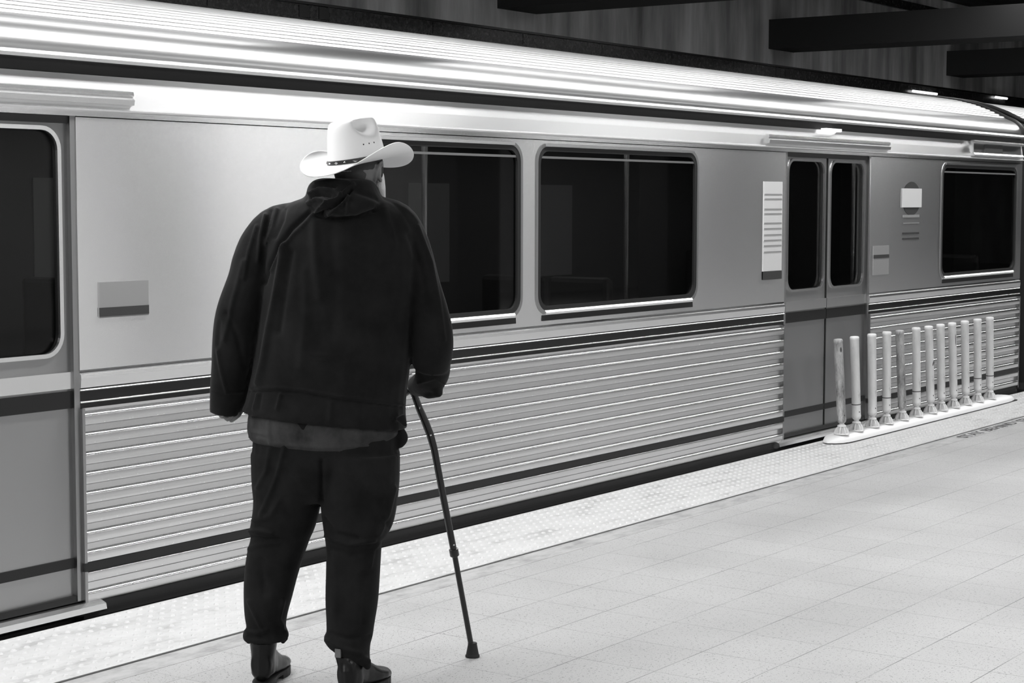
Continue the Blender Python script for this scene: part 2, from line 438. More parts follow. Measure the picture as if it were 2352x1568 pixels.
# segments of body side between doors
cuts = [X0]
for a, b in DOORS: cuts += [a, b]
cuts.append(X1)
segs = [(cuts[i], cuts[i+1]) for i in range(0, len(cuts), 2)]
def fluted(x0, x1):
    out = []
    z = .81
    pts = [(SY, .8125)]
    for k in range(10):
        zh = .785-.0775*k - (.004 if k > 8 else 0)   # height of the bright upper edge
        pts += [(SY+.004, zh+.011)]+[(SY-.002-.014*math.sin(t), zh-.005+.014*math.cos(t)) for t in [PI/2*j/6 for j in range(7)]]
        pts += [(SY-.0155, zh-.033), (SY-.013, zh-.037), (SY-.004, zh-.040), (SY+.003, zh-.043)]
    pts += [(SY, .03), (SY+.03, .03), (SY+.03, .8125)]
    return pts
for a, b in segs:
    holes = [rrect(p+.012, q-.012, 1.03, 1.908, .09) for p, q in WINS if a < p < b]
    plate([(a, .962), (b, .962), (b, 1.937), (a, 1.937)], holes, SY, .012, 'side_sheet', M_steel, car)
    P('waist_rail', MB().extx([(SY+.004, .955), (SY-.012, .945), (SY-.014, .93), (SY-.010, .893), (SY+.02, .885), (SY+.02, .958)], a, b), M_trim)
    P('waist_bead', MB().extx([(SY-.006, .888), (SY-.010, .884), (SY-.006, .880), (SY+.02, .880), (SY+.02, .888)], a, b), M_trim)
    P('waist_stripe', MB().extx([(SY-.004, .816), (SY-.004, .880), (SY+.02, .880), (SY+.02, .816)], a, b), M_blkg)
    P('stripe_bead', MB().extx([(SY-.008, .834), (SY-.010, .837), (SY-.008, .840), (SY, .840), (SY, .834)], a, b), M_steel)
    P('fluted_panel', MB().extx(fluted(a, b), a+.004, b-.004, smooth=True), M_steel2)
    for e in (a, b-.014): P('end_strip', MB().box(e, e+.014, SY-.017, SY+.02, .03, .812), M_door)
    P('lower_groove', MB().box(a, b, SY-.0175, SY+.01, .172, .206), M_blk)
    P('skirt', MB().extx([(SY+.0, -.36), (SY+.0, -.02), (SY-.006, -.015), (SY-.006, .005), (SY+.0, .01), (SY+.0, .045), (SY+.04, .045), (SY+.04, -.36)], a, b), M_under)
# windows
def window(p, q):
    f = ringplate(rrect(p, q, 1.018, 1.922, .10), rrect(p+.02, q-.02, 1.038, 1.904, .085), SY-.010, SY+.01, 'window', M_door, car)
    MB().extx([(SY-.018, 1.018), (SY-.022, 1.030), (SY-.014, 1.040), (SY, 1.040), (SY, 1.018)], p+.08, q-.08).build('sill', M_trim, f)
    MB().extx([(SY-.016, 1.905), (SY-.016, 1.920), (SY, 1.922), (SY, 1.905)], p+.08, q-.08).build('head_trim', M_trim, f)
    ringplate(rrect(p+.02, q-.02, 1.038, 1.904, .085), rrect(p+.045, q-.045, 1.062, 1.880, .07), SY-.008, SY+.02, 'gasket', M_blk, f)
    plate(rrect(p+.03, q-.03, 1.048, 1.892, .08), [], SY+.008, .006, 'pane', M_glass, f)
    MB().box(p+.04, q-.04, SY-.006, SY+.002, 1.842, 1.854).build('transom', M_int, f)
    MB().extx([(SY-.010, .985), (SY-.008, 1.015), (SY, 1.015), (SY, .985)], p+.06, q-.06).build('sill_gasket', M_blk, f)
for p, q in WINS: window(p, q)
# doors
def door(a, b):
    yd = SY+.03; mid = (a+b)/2
    P('door_jamb', MB().box(a, a+.028, SY-.004, SY+.09, .06, 1.98), M_door); P('door_jamb', MB().box(b-.028, b, SY-.004, SY+.09, .06, 1.98), M_door)
    P('door_header', MB().extx([(SY-.006, 1.985), (SY-.03, 1.992), (SY-.034, 2.012), (SY-.022, 2.022), (SY-.030, 2.030), (SY-.026, 2.044), (SY, 2.05), (SY, 1.985)], a-.28, b+.28), M_trim)
    P('door_lintel', MB().box(a+.028, b-.028, SY+.005, SY+.09, 1.912, 1.985), M_under)
    for x0, x1 in ((a+.028, mid-.004), (mid+.004, b-.028)):
        wx0, wx1 = x0+.045, x1-.045
        lf = plate([(x0, .075), (x1, .075), (x1, 1.912), (x0, 1.912)], [rrect(wx0, wx1, 1.03, 1.888, .08)], yd, .03, 'door_leaf', M_door, car)
        ringplate(rrect(wx0-.012, wx1+.012, 1.018, 1.900, .09), rrect(wx0+.006, wx1-.006, 1.034, 1.884, .075), yd-.022, yd-.01, 'window_frame', M_trim, lf)
        plate(rrect(wx0-.004, wx1+.004, 1.026, 1.892, .08), [], yd+.006, .006, 'pane', M_glass, lf)
        MB().box(x0, x1, yd-.024, yd-.014, .893, .958).build('waist_rail', M_trim, lf)
        MB().box(x0, x1, yd-.022, yd-.014, .817, .884).build('waist_stripe', M_blkg, lf)
        MB().box(x0, x1, yd-.019, yd-.014, .190, .230).build('kick_stripe', M_blk, lf)
    P('door_seal', MB().box(mid-.004, mid+.004, yd-.02, yd+.01, .075, 1.91), M_blk)
    P('door_foot', MB().box(a, b, SY, SY+.08, .056, .082), M_blk)
    P('door_sill', MB().extx([(SY+.06, .052), (SY-.02, .050), (SY-.045, .040), (SY-.05, .018), (SY-.03, .004), (SY+.06, .0)], a-.12, b+.08), M_trim)
    l = P('door_lamp', MB().box(mid-.12, mid+.12, SY-.03, SY+.01, 2.092, 2.112), M_dim)
for a, b in DOORS: door(a, b)
# destination sign
sg = P('destination_sign', MB().box(13.92, 15.0, SY-.02, SY+.01, 1.985, 2.10), M_steel)
MB().extx([(SY-.04, 2.083), (SY-.045, 2.098), (SY-.03, 2.108), (SY, 2.108), (SY, 2.083)], 13.90, 15.02).build('sign_hood', M_trim, sg)
MB().extx([(SY-.036, 1.984), (SY-.04, 1.995), (SY-.03, 2.008), (SY, 2.008), (SY, 1.984)], 13.90, 15.02).build('sign_ledge', M_trim, sg)
MB().box(14.16, 14.55, SY-.026, SY-.02, 2.012, 2.078).build('display', M_stickd, sg)
# stickers and number panel on the side sheet
t = P('notice_sticker', MB().box(10.36, 10.62, SY-.010, SY-.006, 1.17, 1.745), M_stick)
for i, z in enumerate((1.66, 1.63, 1.565, 1.535, 1.475, 1.44, 1.40, 1.365, 1.33, 1.29)):
    MB().box(10.37, 10.61, SY-.012, SY-.0095, z, z+.007).build('text_line', M_stickg, t)
MB().box(10.36, 10.62, SY-.012, SY-.0095, 1.115, 1.168).build('text_block', M_stickd, t)
mb = MB(); mb.add([(12.73+.17*math.cos(k*PI/20), SY-.0075, 1.64+.125*math.sin(k*PI/20)) for k in range(40)], [tuple(range(40))])
t = P('emblem_disc', mb, M_stickd)
MB().box(12.55, 12.91, SY-.012, SY-.008, 1.575, 1.715).build('emblem_panel', M_stick, t)
for z, h in ((1.50, .02), (1.455, .006), (1.375, .014), (1.335, .014)):
    P('number_line', MB().box(12.58, 12.88, SY-.009, SY-.006, z, z+h), M_stickg if z > 1.4 else M_stickd)
t = P('notice_sticker', MB().box(12.06, 12.33, SY-.010, SY-.006, 1.09, 1.30), M_stickg)
MB().box(12.06, 12.33, SY-.012, SY-.009, 1.21, 1.235).build('text_line', M_stickd, t)
t = P('notice_sticker', MB().box(4.80, 5.06, SY-.010, SY-.006, 1.16, 1.30), M_stickg)
MB().box(4.80, 5.06, SY-.012, SY-.009, 1.165, 1.20).build('text_block', M_stickd, t)
# far side, ends, interior
P('far_side', MB().box(X0, X1, SY+CW-.03, SY+CW, -.3, 2.16), M_int)
P('end_wall', MB().box(X1-.05, X1, SY+.02, SY+CW, -.3, 2.16), M_under)
P('end_wall', MB().box(X0, X0+.05, SY+.02, SY+CW, -.3, 2.16), M_under)
P('car_floor', MB().box(X0, X1, SY+.05, SY+CW-.03, -.02, .04), M_int)
P('interior_ceiling', MB().box(X0+.05, X1-.05, SY+.09, SY+CW-.05, 2.02, 2.05), M_int)
for yy in (SY+.8, SY+CW-.9):
    P('interior_light', MB().box(X0+.3, X1-.3, yy, yy+.12, 2.0, 2.02), M_dim)
P('underframe', MB().box(X0+.1, X1-.1, SY+.06, SY+CW-.1, -.75, -.02), M_under)
for k in range(12):
    xx = -6.9+1.9*k
    if any(a-.7 < xx < b+.3 for a, b in DOORS): continue
    for yy in (SY+.12, SY+CW-1.05):
        st = P('seat', MB().box(xx, xx+.46, yy, yy+.9, .42, .50), M_seat)
        MB().box(xx+.40, xx+.48, yy, yy+.42, .5, 1.18).box(xx+.40, xx+.48, yy+.47, yy+.9, .5, 1.18).build('seat_back', M_seat, st, bevel=.03)
        MB().box(xx+.1, xx+.34, yy+.3, yy+.6, .04, .42).build('pedestal', M_int, st)
for xx in (4.9, 6.9, 8.2, 10.4, 11.33, 12.3, 14.0):
    P('grab_pole', MB().tube([(xx, SY+1.05, .04), (xx, SY+1.05, 2.02)], .018, 8), M_trim)
for xx in (5.0, 7.0, 8.9, 10.5, 12.2): 
    P('interior_panel', MB().box(xx, xx+.5, SY+CW-.04, SY+CW-.032, 1.0, 1.75), M_intl)
# wheels and bogies in the dark under the car
for xx in (X0+3.4, X1-3.4):
    bg = P('bogie', MB().box(xx-1.4, xx+1.4, SY+.55, SY+.75, -.95, -.7).box(xx-1.4, xx+1.4, SY+CW-.75, SY+CW-.55, -.95, -.7), M_under)
    for dx in (-1, 1):
        MB().tube([(xx+dx, SY+.75, -.734), (xx+dx, SY+.88, -.734)], .36, 24).tube([(xx+dx, SY+CW-.88, -.734), (xx+dx, SY+CW-.75, -.734)], .36, 24).build('wheel', M_under, bg)
car2 = copy_tree(car); car2.location.x += (X1-X0)+.32
tag(car2, 'second subway car whose roof shows past the black rim at the right edge')
for yy in (SY+.80, SY+CW-.84):
    tag(MB().box(XA, XB, yy-.035, yy+.035, -1.25, -1.10).build('track_rail', M_under), 'steel rail under the train on the %s side' % ('near' if yy < 6.5 else 'far'), 'rail', 'rails under the train')

# ------------------------------------------------------------------ bollards on their curb
prof = [(5.112, .0), (5.118, .018), (5.14, .036), (5.18, .046), (5.25, .046), (5.285, .036), (5.303, .0)]
curb = empty('curb_strip', (12.7, 5.2, 0), 'long low white kerb carrying the white posts on the platform edge', 'kerb')
rings = []
for x, k in ((10.97, .05), (11.00, .5), (11.05, .8), (11.11, .95), (11.20, 1), (14.10, 1), (14.20, .93), (14.30, .75), (14.37, .45), (14.41, .05)):
    rings.append([Vector((x, 5.21+(y-5.21)*k, .008+(z)*min(1, k*1.05))) for y, z in prof])
MB().loft(rings).build('kerb_body', M_curb, curb)
MB().box(11.10, 14.33, 5.122, 5.30, .0, .009).build('kerb_gasket', M_blk, curb)
bx = [11.063, 11.297, 11.559, 11.797, 12.073, 12.332, 12.595, 12.801, 13.044, 13.291, 13.542, 13.804]
tl = [-.093, -.065, -.040, -.023, -.086, -.040, -.076, -.054, -.072, -.061, -.045, -.044]
bx[0] = 11.10
labs = ['white post nearest the man, leaning left, scuffed all down its side', 'clean white post, second from the man, with a dark ring low down', 'third white post from the man with a scraped arc at its foot',
        'fourth white post from the man, clean and upright', 'fifth white post from the man, dark smears down it and leaning left', 'sixth white post with a chipped top and a dark ring low down',
        'seventh white post with a black gash halfway down', 'eighth white post with faint scratches', 'ninth white post with a long black split near its top', 'tenth white post, plain, third from the far end',
        'eleventh white post with a dark ring near its foot, next to last', 'twelfth white post, farthest from the man at the end of the kerb']
def bollard(i):
    x, y = bx[i], 5.185
    x += .07 if i else .033
    t = empty('flexible_bollard', (0, 0, 0), labs[i], 'bollard', 'white posts in a row on the platform edge kerb')
    MB().lathe([(.052, .044), (.052, .048), (.046, .051)], seg=24).build('base_flange', M_post, t)
    mb = MB()
    for k in range(8):
        a = 2*PI*k/8+.2; ca, sa = math.cos(a), math.sin(a); n = Vector((-sa, ca, 0))*.0028
        poly = [Vector((ca*.052, sa*.052, .049)), Vector((ca*.047, sa*.047, .070)), Vector((ca*.032, sa*.032, .092)), Vector((ca*.016, sa*.016, .102)), Vector((ca*.016, sa*.016, .05))]
        mb.add([p+n for p in poly]+[p-n for p in poly], [(0, 1, 2, 3, 4), (9, 8, 7, 6, 5)]+[(j, (j+1) % 5, 5+(j+1) % 5, 5+j) for j in range(5)])
    mb.build('base_fin', M_post, t)
    MB().lathe([(.018, .05), (.018, .092), (.030, .098), (.028, .106), (.017, .112), (.015, .124), (.022, .13)], seg=20).build('hinge_neck', M_post, t)
    H = .696
    tube = MB().lathe([(.020, .122), (.027, .128), (.031, .140), (.0315, .150), (.030, .153), (.030, .215), (.0305, .217), (.0305, H-.022), (.032, H-.020), (.032, H-.006), (.028, H), (.0, H+.002)], seg=24).build('post_tube', M_postd if i in (0, 4) else M_post, t)
    ang = math.atan2(tl[i], .65)
    ry = Matrix.Rotation(.5, 3, 'Y')
    if i in (1, 3, 5, 10, 11): MB().lathe([(.0300, .2255), (.0310, .226), (.0310, .232), (.0300, .2325)], seg=24, caps=False).build('dirt_ring', M_scuff, tube)
    if i == 2: MB().tube([(-.016+.032*k/8, -.0295+.006*abs(k-4)/4, .165+.03*math.sin(PI*k/8)) for k in range(9)], .0015, 6).build('scraped_arc', M_scuff, tube)
    MB().ball((-.012, -.029, .178), (.004, .003, .005), None, 8).build('fixing_pin', M_scuff, tube)
    for j, c, r3, mx in ((6, (-.004, -.0300, .42), (.006, .003, .022), ry), (6, (.012, -.0282, .415), (.004, .003, .016), ry), (8, (-.009, -.0293, .57), (.0025, .003, .045), None),
                         (5, (0, -.012, .695), (.009, .006, .003), None), (0, (-.016, -.0265, .63), (.010, .004, .018), None)):
        if i == j: MB().ball(c, r3, mx, 8).build('scuff_mark', M_scuff, tube)
    t.location = (x, y, .010)
    for o in bpy.data.objects:
        if o.parent == t and o.name.startswith('post_tube'):
            # lean about the hinge
            o.matrix_parent_inverse = Matrix.Identity(4)
            o.location = (math.sin(ang)*-.12, 0, .12-.12*math.cos(ang)); o.rotation_euler = (0, ang, 0)
for i in range(12): bollard(i)

# ------------------------------------------------------------------ lettering in the stone border
me = text_mesh('STAY BEHIND YELLOW LINE', .098, .0006)
xs = [v.co.x for v in me.vertices]; wd = max(xs)-min(xs)
me.transform(Matrix.Translation((11.83, 4.585, .0012)) @ Matrix.Diagonal((2.15/wd, 1.15, 1, 1)))
me.name = 'floor_lettering'; me.materials.append(M_ink)
tag(link('floor_lettering', me), 'dark painted words STAY BEHIND YELLOW LINE in the grey floor border', 'lettering')

# ------------------------------------------------------------------ the man
def ring(xl, xr, yl, yr, d, dep, n=28, p=2.4, dback=None):
    a, b = at(xl, yl, d), at(xr, yr, d); c = (a+b)/2; U = (b-a)/2; out = []
    for k in range(n):
        t = 2*PI*k/n; cs, sn = math.cos(t), math.sin(t)
        cs = math.copysign(abs(cs)**(2/p), cs); sn = math.copysign(abs(sn)**(2/p), sn)
        w_ = dep if sn > 0 else (dback or dep)
        out.append(c+U*cs+GF*w_*sn)
    return out
def cr(vals, k=4):
    out = []
    n = len(vals)
    for i in range(n-1):
        a, b, c, d = vals[max(i-1, 0)], vals[i], vals[i+1], vals[min(i+2, n-1)]
        for j in range(k):
            t = j/k; out.append(b*(1.0) + (c-a)*(.5*t) + (a*2-b*5+c*4-d)*(.5*t*t) + (b*3-a-c*3+d)*(.5*t**3))
    out.append(vals[-1]); return out
def srings(rings, k=3):
    cols = [cr([Vector(r[j]) for r in rings], k) for j in range(len(rings[0]))]
    return [[c[i] for c in cols] for i in range(len(cols[0]))]
def capsule(mb, a, b, ra, rb=None, seg=12):
    a, b = Vector(a), Vector(b); rb = rb or ra
    t = (b-a).normalized()
    pts = [a-t*ra*.92, a-t*ra*.6, a, b, b+t*rb*.6, b+t*rb*.92]
    mb.tube(pts, [ra*.35, ra*.8, ra, rb, rb*.8, rb*.35], seg)
def chain(mb, pts, rads, seg=12):
    for i in range(len(pts)-1): capsule(mb, pts[i], pts[i+1], rads[i], rads[i+1], seg)
man = empty('person', (4.39, 3.93, 0), 'person in white cowboy hat and black hooded jacket, seen from behind, leaning on a cane', 'person')
HY = math.radians(19)
HF = GF*math.cos(HY)+GR*math.sin(HY); HR = GR*math.cos(HY)-GF*math.sin(HY)      # head forward, head right
HM = Matrix((HR, HF, UP)).transposed()
hc = at(823, 388, .02)
def hp(x, y, z): return hc+HM @ Vector((x, y, z))

body = MB()
# trunk, pelvis
body.loft([ring(724, 862, 462, 466, .0, .06), ring(690, 900, 490, 492, 0, .08), ring(650, 930, 520, 520, 0, .11), ring(640, 935, 600, 600, 0, .12), ring(640, 930, 700, 700, .02, .14), ring(630, 915, 800, 800, .03, .16), ring(610, 900, 900, 905, .02, .15), ring(605, 895, 980, 985, 0, .14), ring(605, 890, 1060, 1060, 0, .13), ring(620, 880, 1130, 1130, 0, .11)])
# neck
body.tube([at(812, 505, 0), at(816, 455, .005), at(820, 415, .015)], [.075, .065, .062], 18)
# legs
chain(body, [at(655, 1090, 0), at(640, 1250, .02), at(610, 1450, .02), at(610, 1530, .03)], [.095, .068, .040, .028], 16)
chain(body, [at(815, 1090, -.02), at(812, 1250, -.03), at(803, 1470, -.07), at(805, 1550, -.08)], [.10, .07, .040, .028], 16)
chain(body, [at(608, 1545, .03), at(612, 1548, .09)], [.022, .018]); chain(body, [at(805, 1565, -.09), at(818, 1572, -.06)], [.020, .018])
# arms
chain(body, [at(640, 520, 0), at(555, 700, -.03), at(528, 800, -.02), at(520, 905, .03)], [.06, .05, .046, .030], 14)
chain(body, [at(918, 520, 0), at(975, 700, -.02), at(994, 838, .0), at(983, 874, .09), at(960, 883, .21)], [.062, .052, .044, .034, .027], 14)
# head
body.ball(hc+HM @ Vector((0, -.012, .018)), (.074, .094, .100), HM, 24)
body.ball(hp(0, .030, -.045), (.058, .062, .068), HM, 20)
body.ball(hp(0, .074, -.088), (.026, .022, .020), HM, 14)
body.ball(hp(0, .094, -.008), (.011, .016, .026), HM, 12); body.ball(hp(0, .104, -.024), (.015, .013, .011), HM, 12)
body.ball(hp(0, .080, .018), (.046, .018, .012), HM, 14)
for s_ in (-1, 1): body.ball(hp(s_*.040, .064, -.020), (.020, .018, .018), HM, 12)
body.ball(hp(0, .088, -.055), (.024, .010, .006), HM, 12); body.ball(hp(0, .087, -.066), (.021, .010, .006), HM, 12)
# ears
for s_ in (-1, 1):
    pts = [hp(s_*(.076+.012*math.sin(t)), -.004+.016*math.cos(t)-.006, -.006+.031*math.sin(t)) for t in [PI*1.75-k*PI*1.6/9 for k in range(10)]]
    body.tube(pts, .0048, 8)
    body.ball(hp(s_*.076, -.006, -.008), (.008, .014, .026), HM, 10)
    body.ball(hp(s_*.078, .002, -.036), (.006, .008, .010), HM, 10)
# left hand: loosely curled below the cuff
def hand(wrist, along, across, palm, curl, k=1.0, flip=1, spread=.0205):
    """wrist point; along = wrist to knuckles; across = towards the thumb side; palm = where the fingers close"""
    a, x, p = Vector(along).normalized(), Vector(across).normalized(), Vector(palm).normalized()
    body.tube([wrist-a*.03, wrist, wrist+a*.03], [.028, .028, .03], 14)
    for i in range(4):
        off = x*(.030-.020*i)
        capsule(body, wrist+a*.01+off*.7, wrist+a*.085+off, .015, .0125)
    lens = [(.040, .025, .020), (.045, .028, .021), (.042, .026, .020), (.033, .020, .018)]
    for i in range(4):
        q = wrist+a*(.090-.004*abs(i-1.2))+x*(.031-spread*i); ang = 0
        for j, l in enumerate(lens[i]):
            ang += curl[j]+.05*i
            dv = a*math.cos(ang)+p*math.sin(ang)
            capsule(body, q, q+dv*l*k, .0092-.0008*j, .0086-.0008*j, 12); q = q+dv*l*k
    q = wrist+a*.025+x*.030; 
    for l, dv in ((.038, a*.6+x*.6+p*.5), (.030, a*.75+x*.05+p*.65), (.026, a*.6-x*.35+p*.7)):
        dv.normalize(); capsule(body, q, q+dv*l, .0115, .0098, 12); q = q+dv*l
hand(at(507, 883, .02), -UP+GR*.03, GR*.45+GF*.9, (GR*.9-GF*.45), (.75, 1.25, .7), .92)
# right hand: closed round the top of the cane
hand(at(959, 880, .215), GF*.8-GR*.5-UP*.08, GF*.35+GR*.5+UP*.1, -UP*.9-GR*.2, (1.0, 1.45, .9), .82)
bodyo = smooth_obj('body', body, .0042, M_skin, man, 3)
# eyes, brows, hair, beard
for s_ in (-1, 1):
    e = MB().ball(hp(s_*.031, .0735, .002), (.0115, .0105, .0075), HM, 14).build('eye', M_stick, man)
    MB().ball(hp(s_*.031, .0822, .002), (.0050, .0028, .0050), HM, 10).build('iris', M_hair, e)
    MB().tube([hp(s_*.016, .096, .020), hp(s_*.032, .094, .026), hp(s_*.048, .082, .021)], .004, 8).build('eyebrow', M_beard, man)
hr = MB(); hr.ball(hp(0, -.016, .030), (.0765, .0955, .092), HM, 24)
hr.ball(hp(0, -.062, -.018), (.056, .040, .040), HM, 16)
for s_ in (-1, 1): hr.ball(hp(s_*.0715, .022, .004), (.008, .010, .040), HM, 10)
smooth_obj('hair', hr, .004, M_hair, man, 2)
bd = MB()
for s_ in (-1, 1):
    chain(bd, [hp(s_*.068, .028, -.020), hp(s_*.063, .036, -.060), hp(s_*.045, .066, -.096), hp(0, .088, -.112)], [.011, .017, .022, .026], 12)
    chain(bd, [hp(s_*.032, .092, -.060), hp(s_*.008, .104, -.042)], [.006, .007], 8)
bd.ball(hp(0, .080, -.118), (.034, .026, .030), HM, 14)
smooth_obj('beard', bd, .004, M_beard, man, 1)

# folds: ridges laid over the side of a garment that faces away from the body
def fold_disp(folds, facing=-.15):
    F = [([at(x, y, 0) for x, y in pts], w_, h_) for pts, w_, h_ in folds]
    def uz(p): return (p.dot(GR)/p.dot(GF), (p.z-CAMH)/p.dot(GF))
    F2 = [([Vector(uz(p)) for p in pts], w_/D0, h_) for pts, w_, h_ in F]
    def disp(me):
        n = len(me.vertices); co = np.empty(n*3); me.vertices.foreach_get('co', co); co = co.reshape(-1, 3)
        nr = np.array([v.normal for v in me.vertices]); gf = np.array(GF); gr = np.array(GR)
        dp = co @ gf; p = np.stack([(co @ gr)/dp, (co[:, 2]-CAMH)/dp], 1); h = np.zeros(n)
        for pts, w_, hh in F2:
            best = np.full(n, 9.)
            for a, b in zip(pts, pts[1:]):
                a, b = np.array(a), np.array(b); ab = b-a
                t = np.clip(((p-a) @ ab)/(ab @ ab), 0, 1); best = np.minimum(best, np.linalg.norm(p-a-t[:, None]*ab, axis=1))
            h += hh*np.exp(-(best/w_)**2)
        h *= np.clip((-(nr @ gf)-.05)/.3, 0, 1)
        me.vertices.foreach_set('co', (co+nr*h[:, None]).ravel()); me.update()
    return disp
# shirt tail
sh = MB().loft([ring(600, 900, 900, 920, 0, .13), ring(580, 912, 930, 955, 0, .145), ring(570, 918, 955, 975, 0, .16), ring(568, 922, 985, 990, 0, .165), ring(576, 906, 1008, 1010, 0, .162), ring(606, 894, 1019, 1024, 0, .158), ring(640, 872, 1027, 1030, 0, .145)])
smooth_obj('shirt_tail', sh, .006, M_shirt, man, 3, fold_disp([([(618, 950), (617, 990), (622, 1018)], .006, .006), ([(570, 1003), (615, 1010), (630, 1020), (740, 1029), (870, 1022), (905, 1000)], .004, .003), ([(575, 990), (618, 1000)], .004, .004), ([(690, 960), (700, 1010)], .02, -.006), ([(590, 950), (590, 1000)], .008, -.004)]))
# jacket
jk = MB()
jk.loft(srings([ring(712, 868, 425, 428, .0, .085, dback=.085), ring(700, 880, 452, 455, .0, .095, dback=.10), ring(672, 906, 463, 465, 0, .11, dback=.115), ring(648, 926, 478, 480, 0, .12, dback=.13), ring(632, 944, 500, 500, 0, .14, dback=.15), ring(614, 962, 545, 545, 0, .155, dback=.17), ring(606, 962, 620, 620, .0, .17, dback=.185),
         ring(598, 958, 700, 700, .01, .19, dback=.185), ring(590, 948, 780, 782, .01, .20, dback=.185), ring(582, 941, 840, 850, .01, .20, dback=.18), ring(572, 934, 890, 905, .01, .19, dback=.178), ring(564, 932, 922, 950, .01, .185, dback=.178), ring(556, 935, 944, 984, .01, .18, dback=.176), ring(575, 915, 938, 974, .01, .165, dback=.16)]))
def seq(pts, rads, seg=20): jk.tube(cr(pts), cr(rads), seg)
seq([at(715, 520, 0), at(645, 527, 0), at(607, 560, 0), at(586, 600, -.01), at(573, 645, -.02), at(552, 700, -.03), at(541, 740, -.035), at(535, 790, -.03), at(529, 840, -.015), at(524, 885, .0), at(520, 920, .015), at(516, 950, .02)],
    [.08, .082, .078, .074, .072, .071, .070, .068, .062, .059, .055, .050])
seq([at(860, 505, 0), at(905, 520, 0), at(935, 560, 0), at(953, 605, -.01), at(968, 655, -.02), at(982, 710, -.025), at(991, 760, -.025), at(993, 805, -.02), at(990, 845, .0)],
    [.08, .082, .072, .066, .062, .066, .070, .069, .060])
seq([at(993, 800, -.01), at(994, 850, .02), at(986, 872, .07), at(970, 882, .15), at(957, 886, .20)], [.058, .058, .052, .043, .036])
jk.tube([at(1000, 888, .02), at(1006, 900, .03), at(985, 903, .06), at(960, 893, .12)], [.022, .020, .020, .018], 12)
# cuff points
jk.tube([at(494, 930, .01), at(486, 949, .01)], [.014, .006], 10)
jk.tube([at(918, 955, -.1), at(933, 980, -.1)], [.02, .006], 10)
# hood bunched at the neck
hood = [(742, 846, 409, .085), (722, 858, 414, .105), (709, 866, 427, .125), (705, 874, 443, .148), (702, 884, 460, .168), (712, 880, 475, .180), (730, 862, 487, .180), (762, 832, 494, .165)]
jk.loft(srings([ring(a, b, y, y+3, -.01, .08, dback=dk) for a, b, y, dk in hood]))
JF = [([(712, 486), (670, 525), (640, 565), (620, 610), (607, 650)], .006, -.012), ([(722, 492), (672, 540), (640, 580), (622, 622)], .005, .006),
      ([(652, 560), (642, 620), (630, 690), (616, 760), (604, 830), (592, 880)], .009, .012), ([(668, 580), (655, 660), (640, 760)], .012, -.009),
      ([(720, 500), (722, 560), (735, 680)], .016, .009), ([(760, 520), (770, 640), (765, 760)], .02, -.006), ([(700, 620), (702, 720), (690, 840)], .014, .005),
      ([(636, 482), (628, 520), (612, 560)], .007, .007), ([(655, 480), (650, 505), (632, 545)], .006, -.006), ([(610, 495), (598, 545), (592, 600)], .006, .009), ([(622, 485), (608, 540)], .005, -.007),
      ([(590, 520), (572, 575), (560, 640)], .006, .006), ([(560, 600), (535, 690), (515, 780)], .008, .006), ([(500, 800), (508, 850), (520, 900)], .006, .006), ([(505, 740), (500, 800)], .006, -.004), ([(520, 720), (545, 770), (560, 840)], .01, -.006),
      ([(575, 893), (640, 891), (700, 897), (780, 912), (930, 930)], .0035, .005), ([(575, 899), (640, 897), (700, 903), (780, 918), (930, 936)], .003, -.005),
      ([(592, 905), (583, 940)], .004, .007), ([(600, 905), (594, 940)], .004, -.005), ([(645, 905), (636, 940)], .005, .007), ([(760, 925), (758, 965)], .008, .005), ([(830, 935), (828, 975)], .008, -.004),
      ([(700, 812), (740, 815), (780, 817)], .003, .003), ([(700, 822), (740, 826), (782, 827)], .003, .002),
      ([(960, 520), (990, 600), (1008, 690), (1020, 780)], .006, .006), ([(940, 540), (968, 620), (985, 720)], .010, -.006), ([(884, 480), (905, 560)], .012, .006), ([(960, 880), (1000, 868), (1020, 880)], .004, .005),
      ([(482, 898), (520, 902), (560, 900)], .003, .003), ([(728, 484), (750, 466), (775, 458), (795, 438), (812, 424)], .004, .016), ([(738, 490), (762, 476), (785, 462), (806, 436)], .0045, -.016), ([(748, 496), (780, 474), (800, 452)], .004, .012), ([(712, 446), (735, 435), (762, 438), (780, 450)], .0045, .014), ([(715, 456), (735, 446), (758, 450)], .004, -.014), ([(708, 466), (726, 456), (748, 462)], .005, .012), ([(720, 430), (740, 424), (770, 428)], .004, -.010), ([(725, 420), (760, 414), (800, 418)], .005, .006), ([(797, 446), (797, 490)], .004, .007), ([(820, 440), (850, 450), (872, 460)], .008, -.006), ([(730, 498), (770, 503), (820, 500), (860, 484)], .005, -.012)]
smooth_obj('jacket', jk, .0055, M_jacket, man, 8, fold_disp(JF))
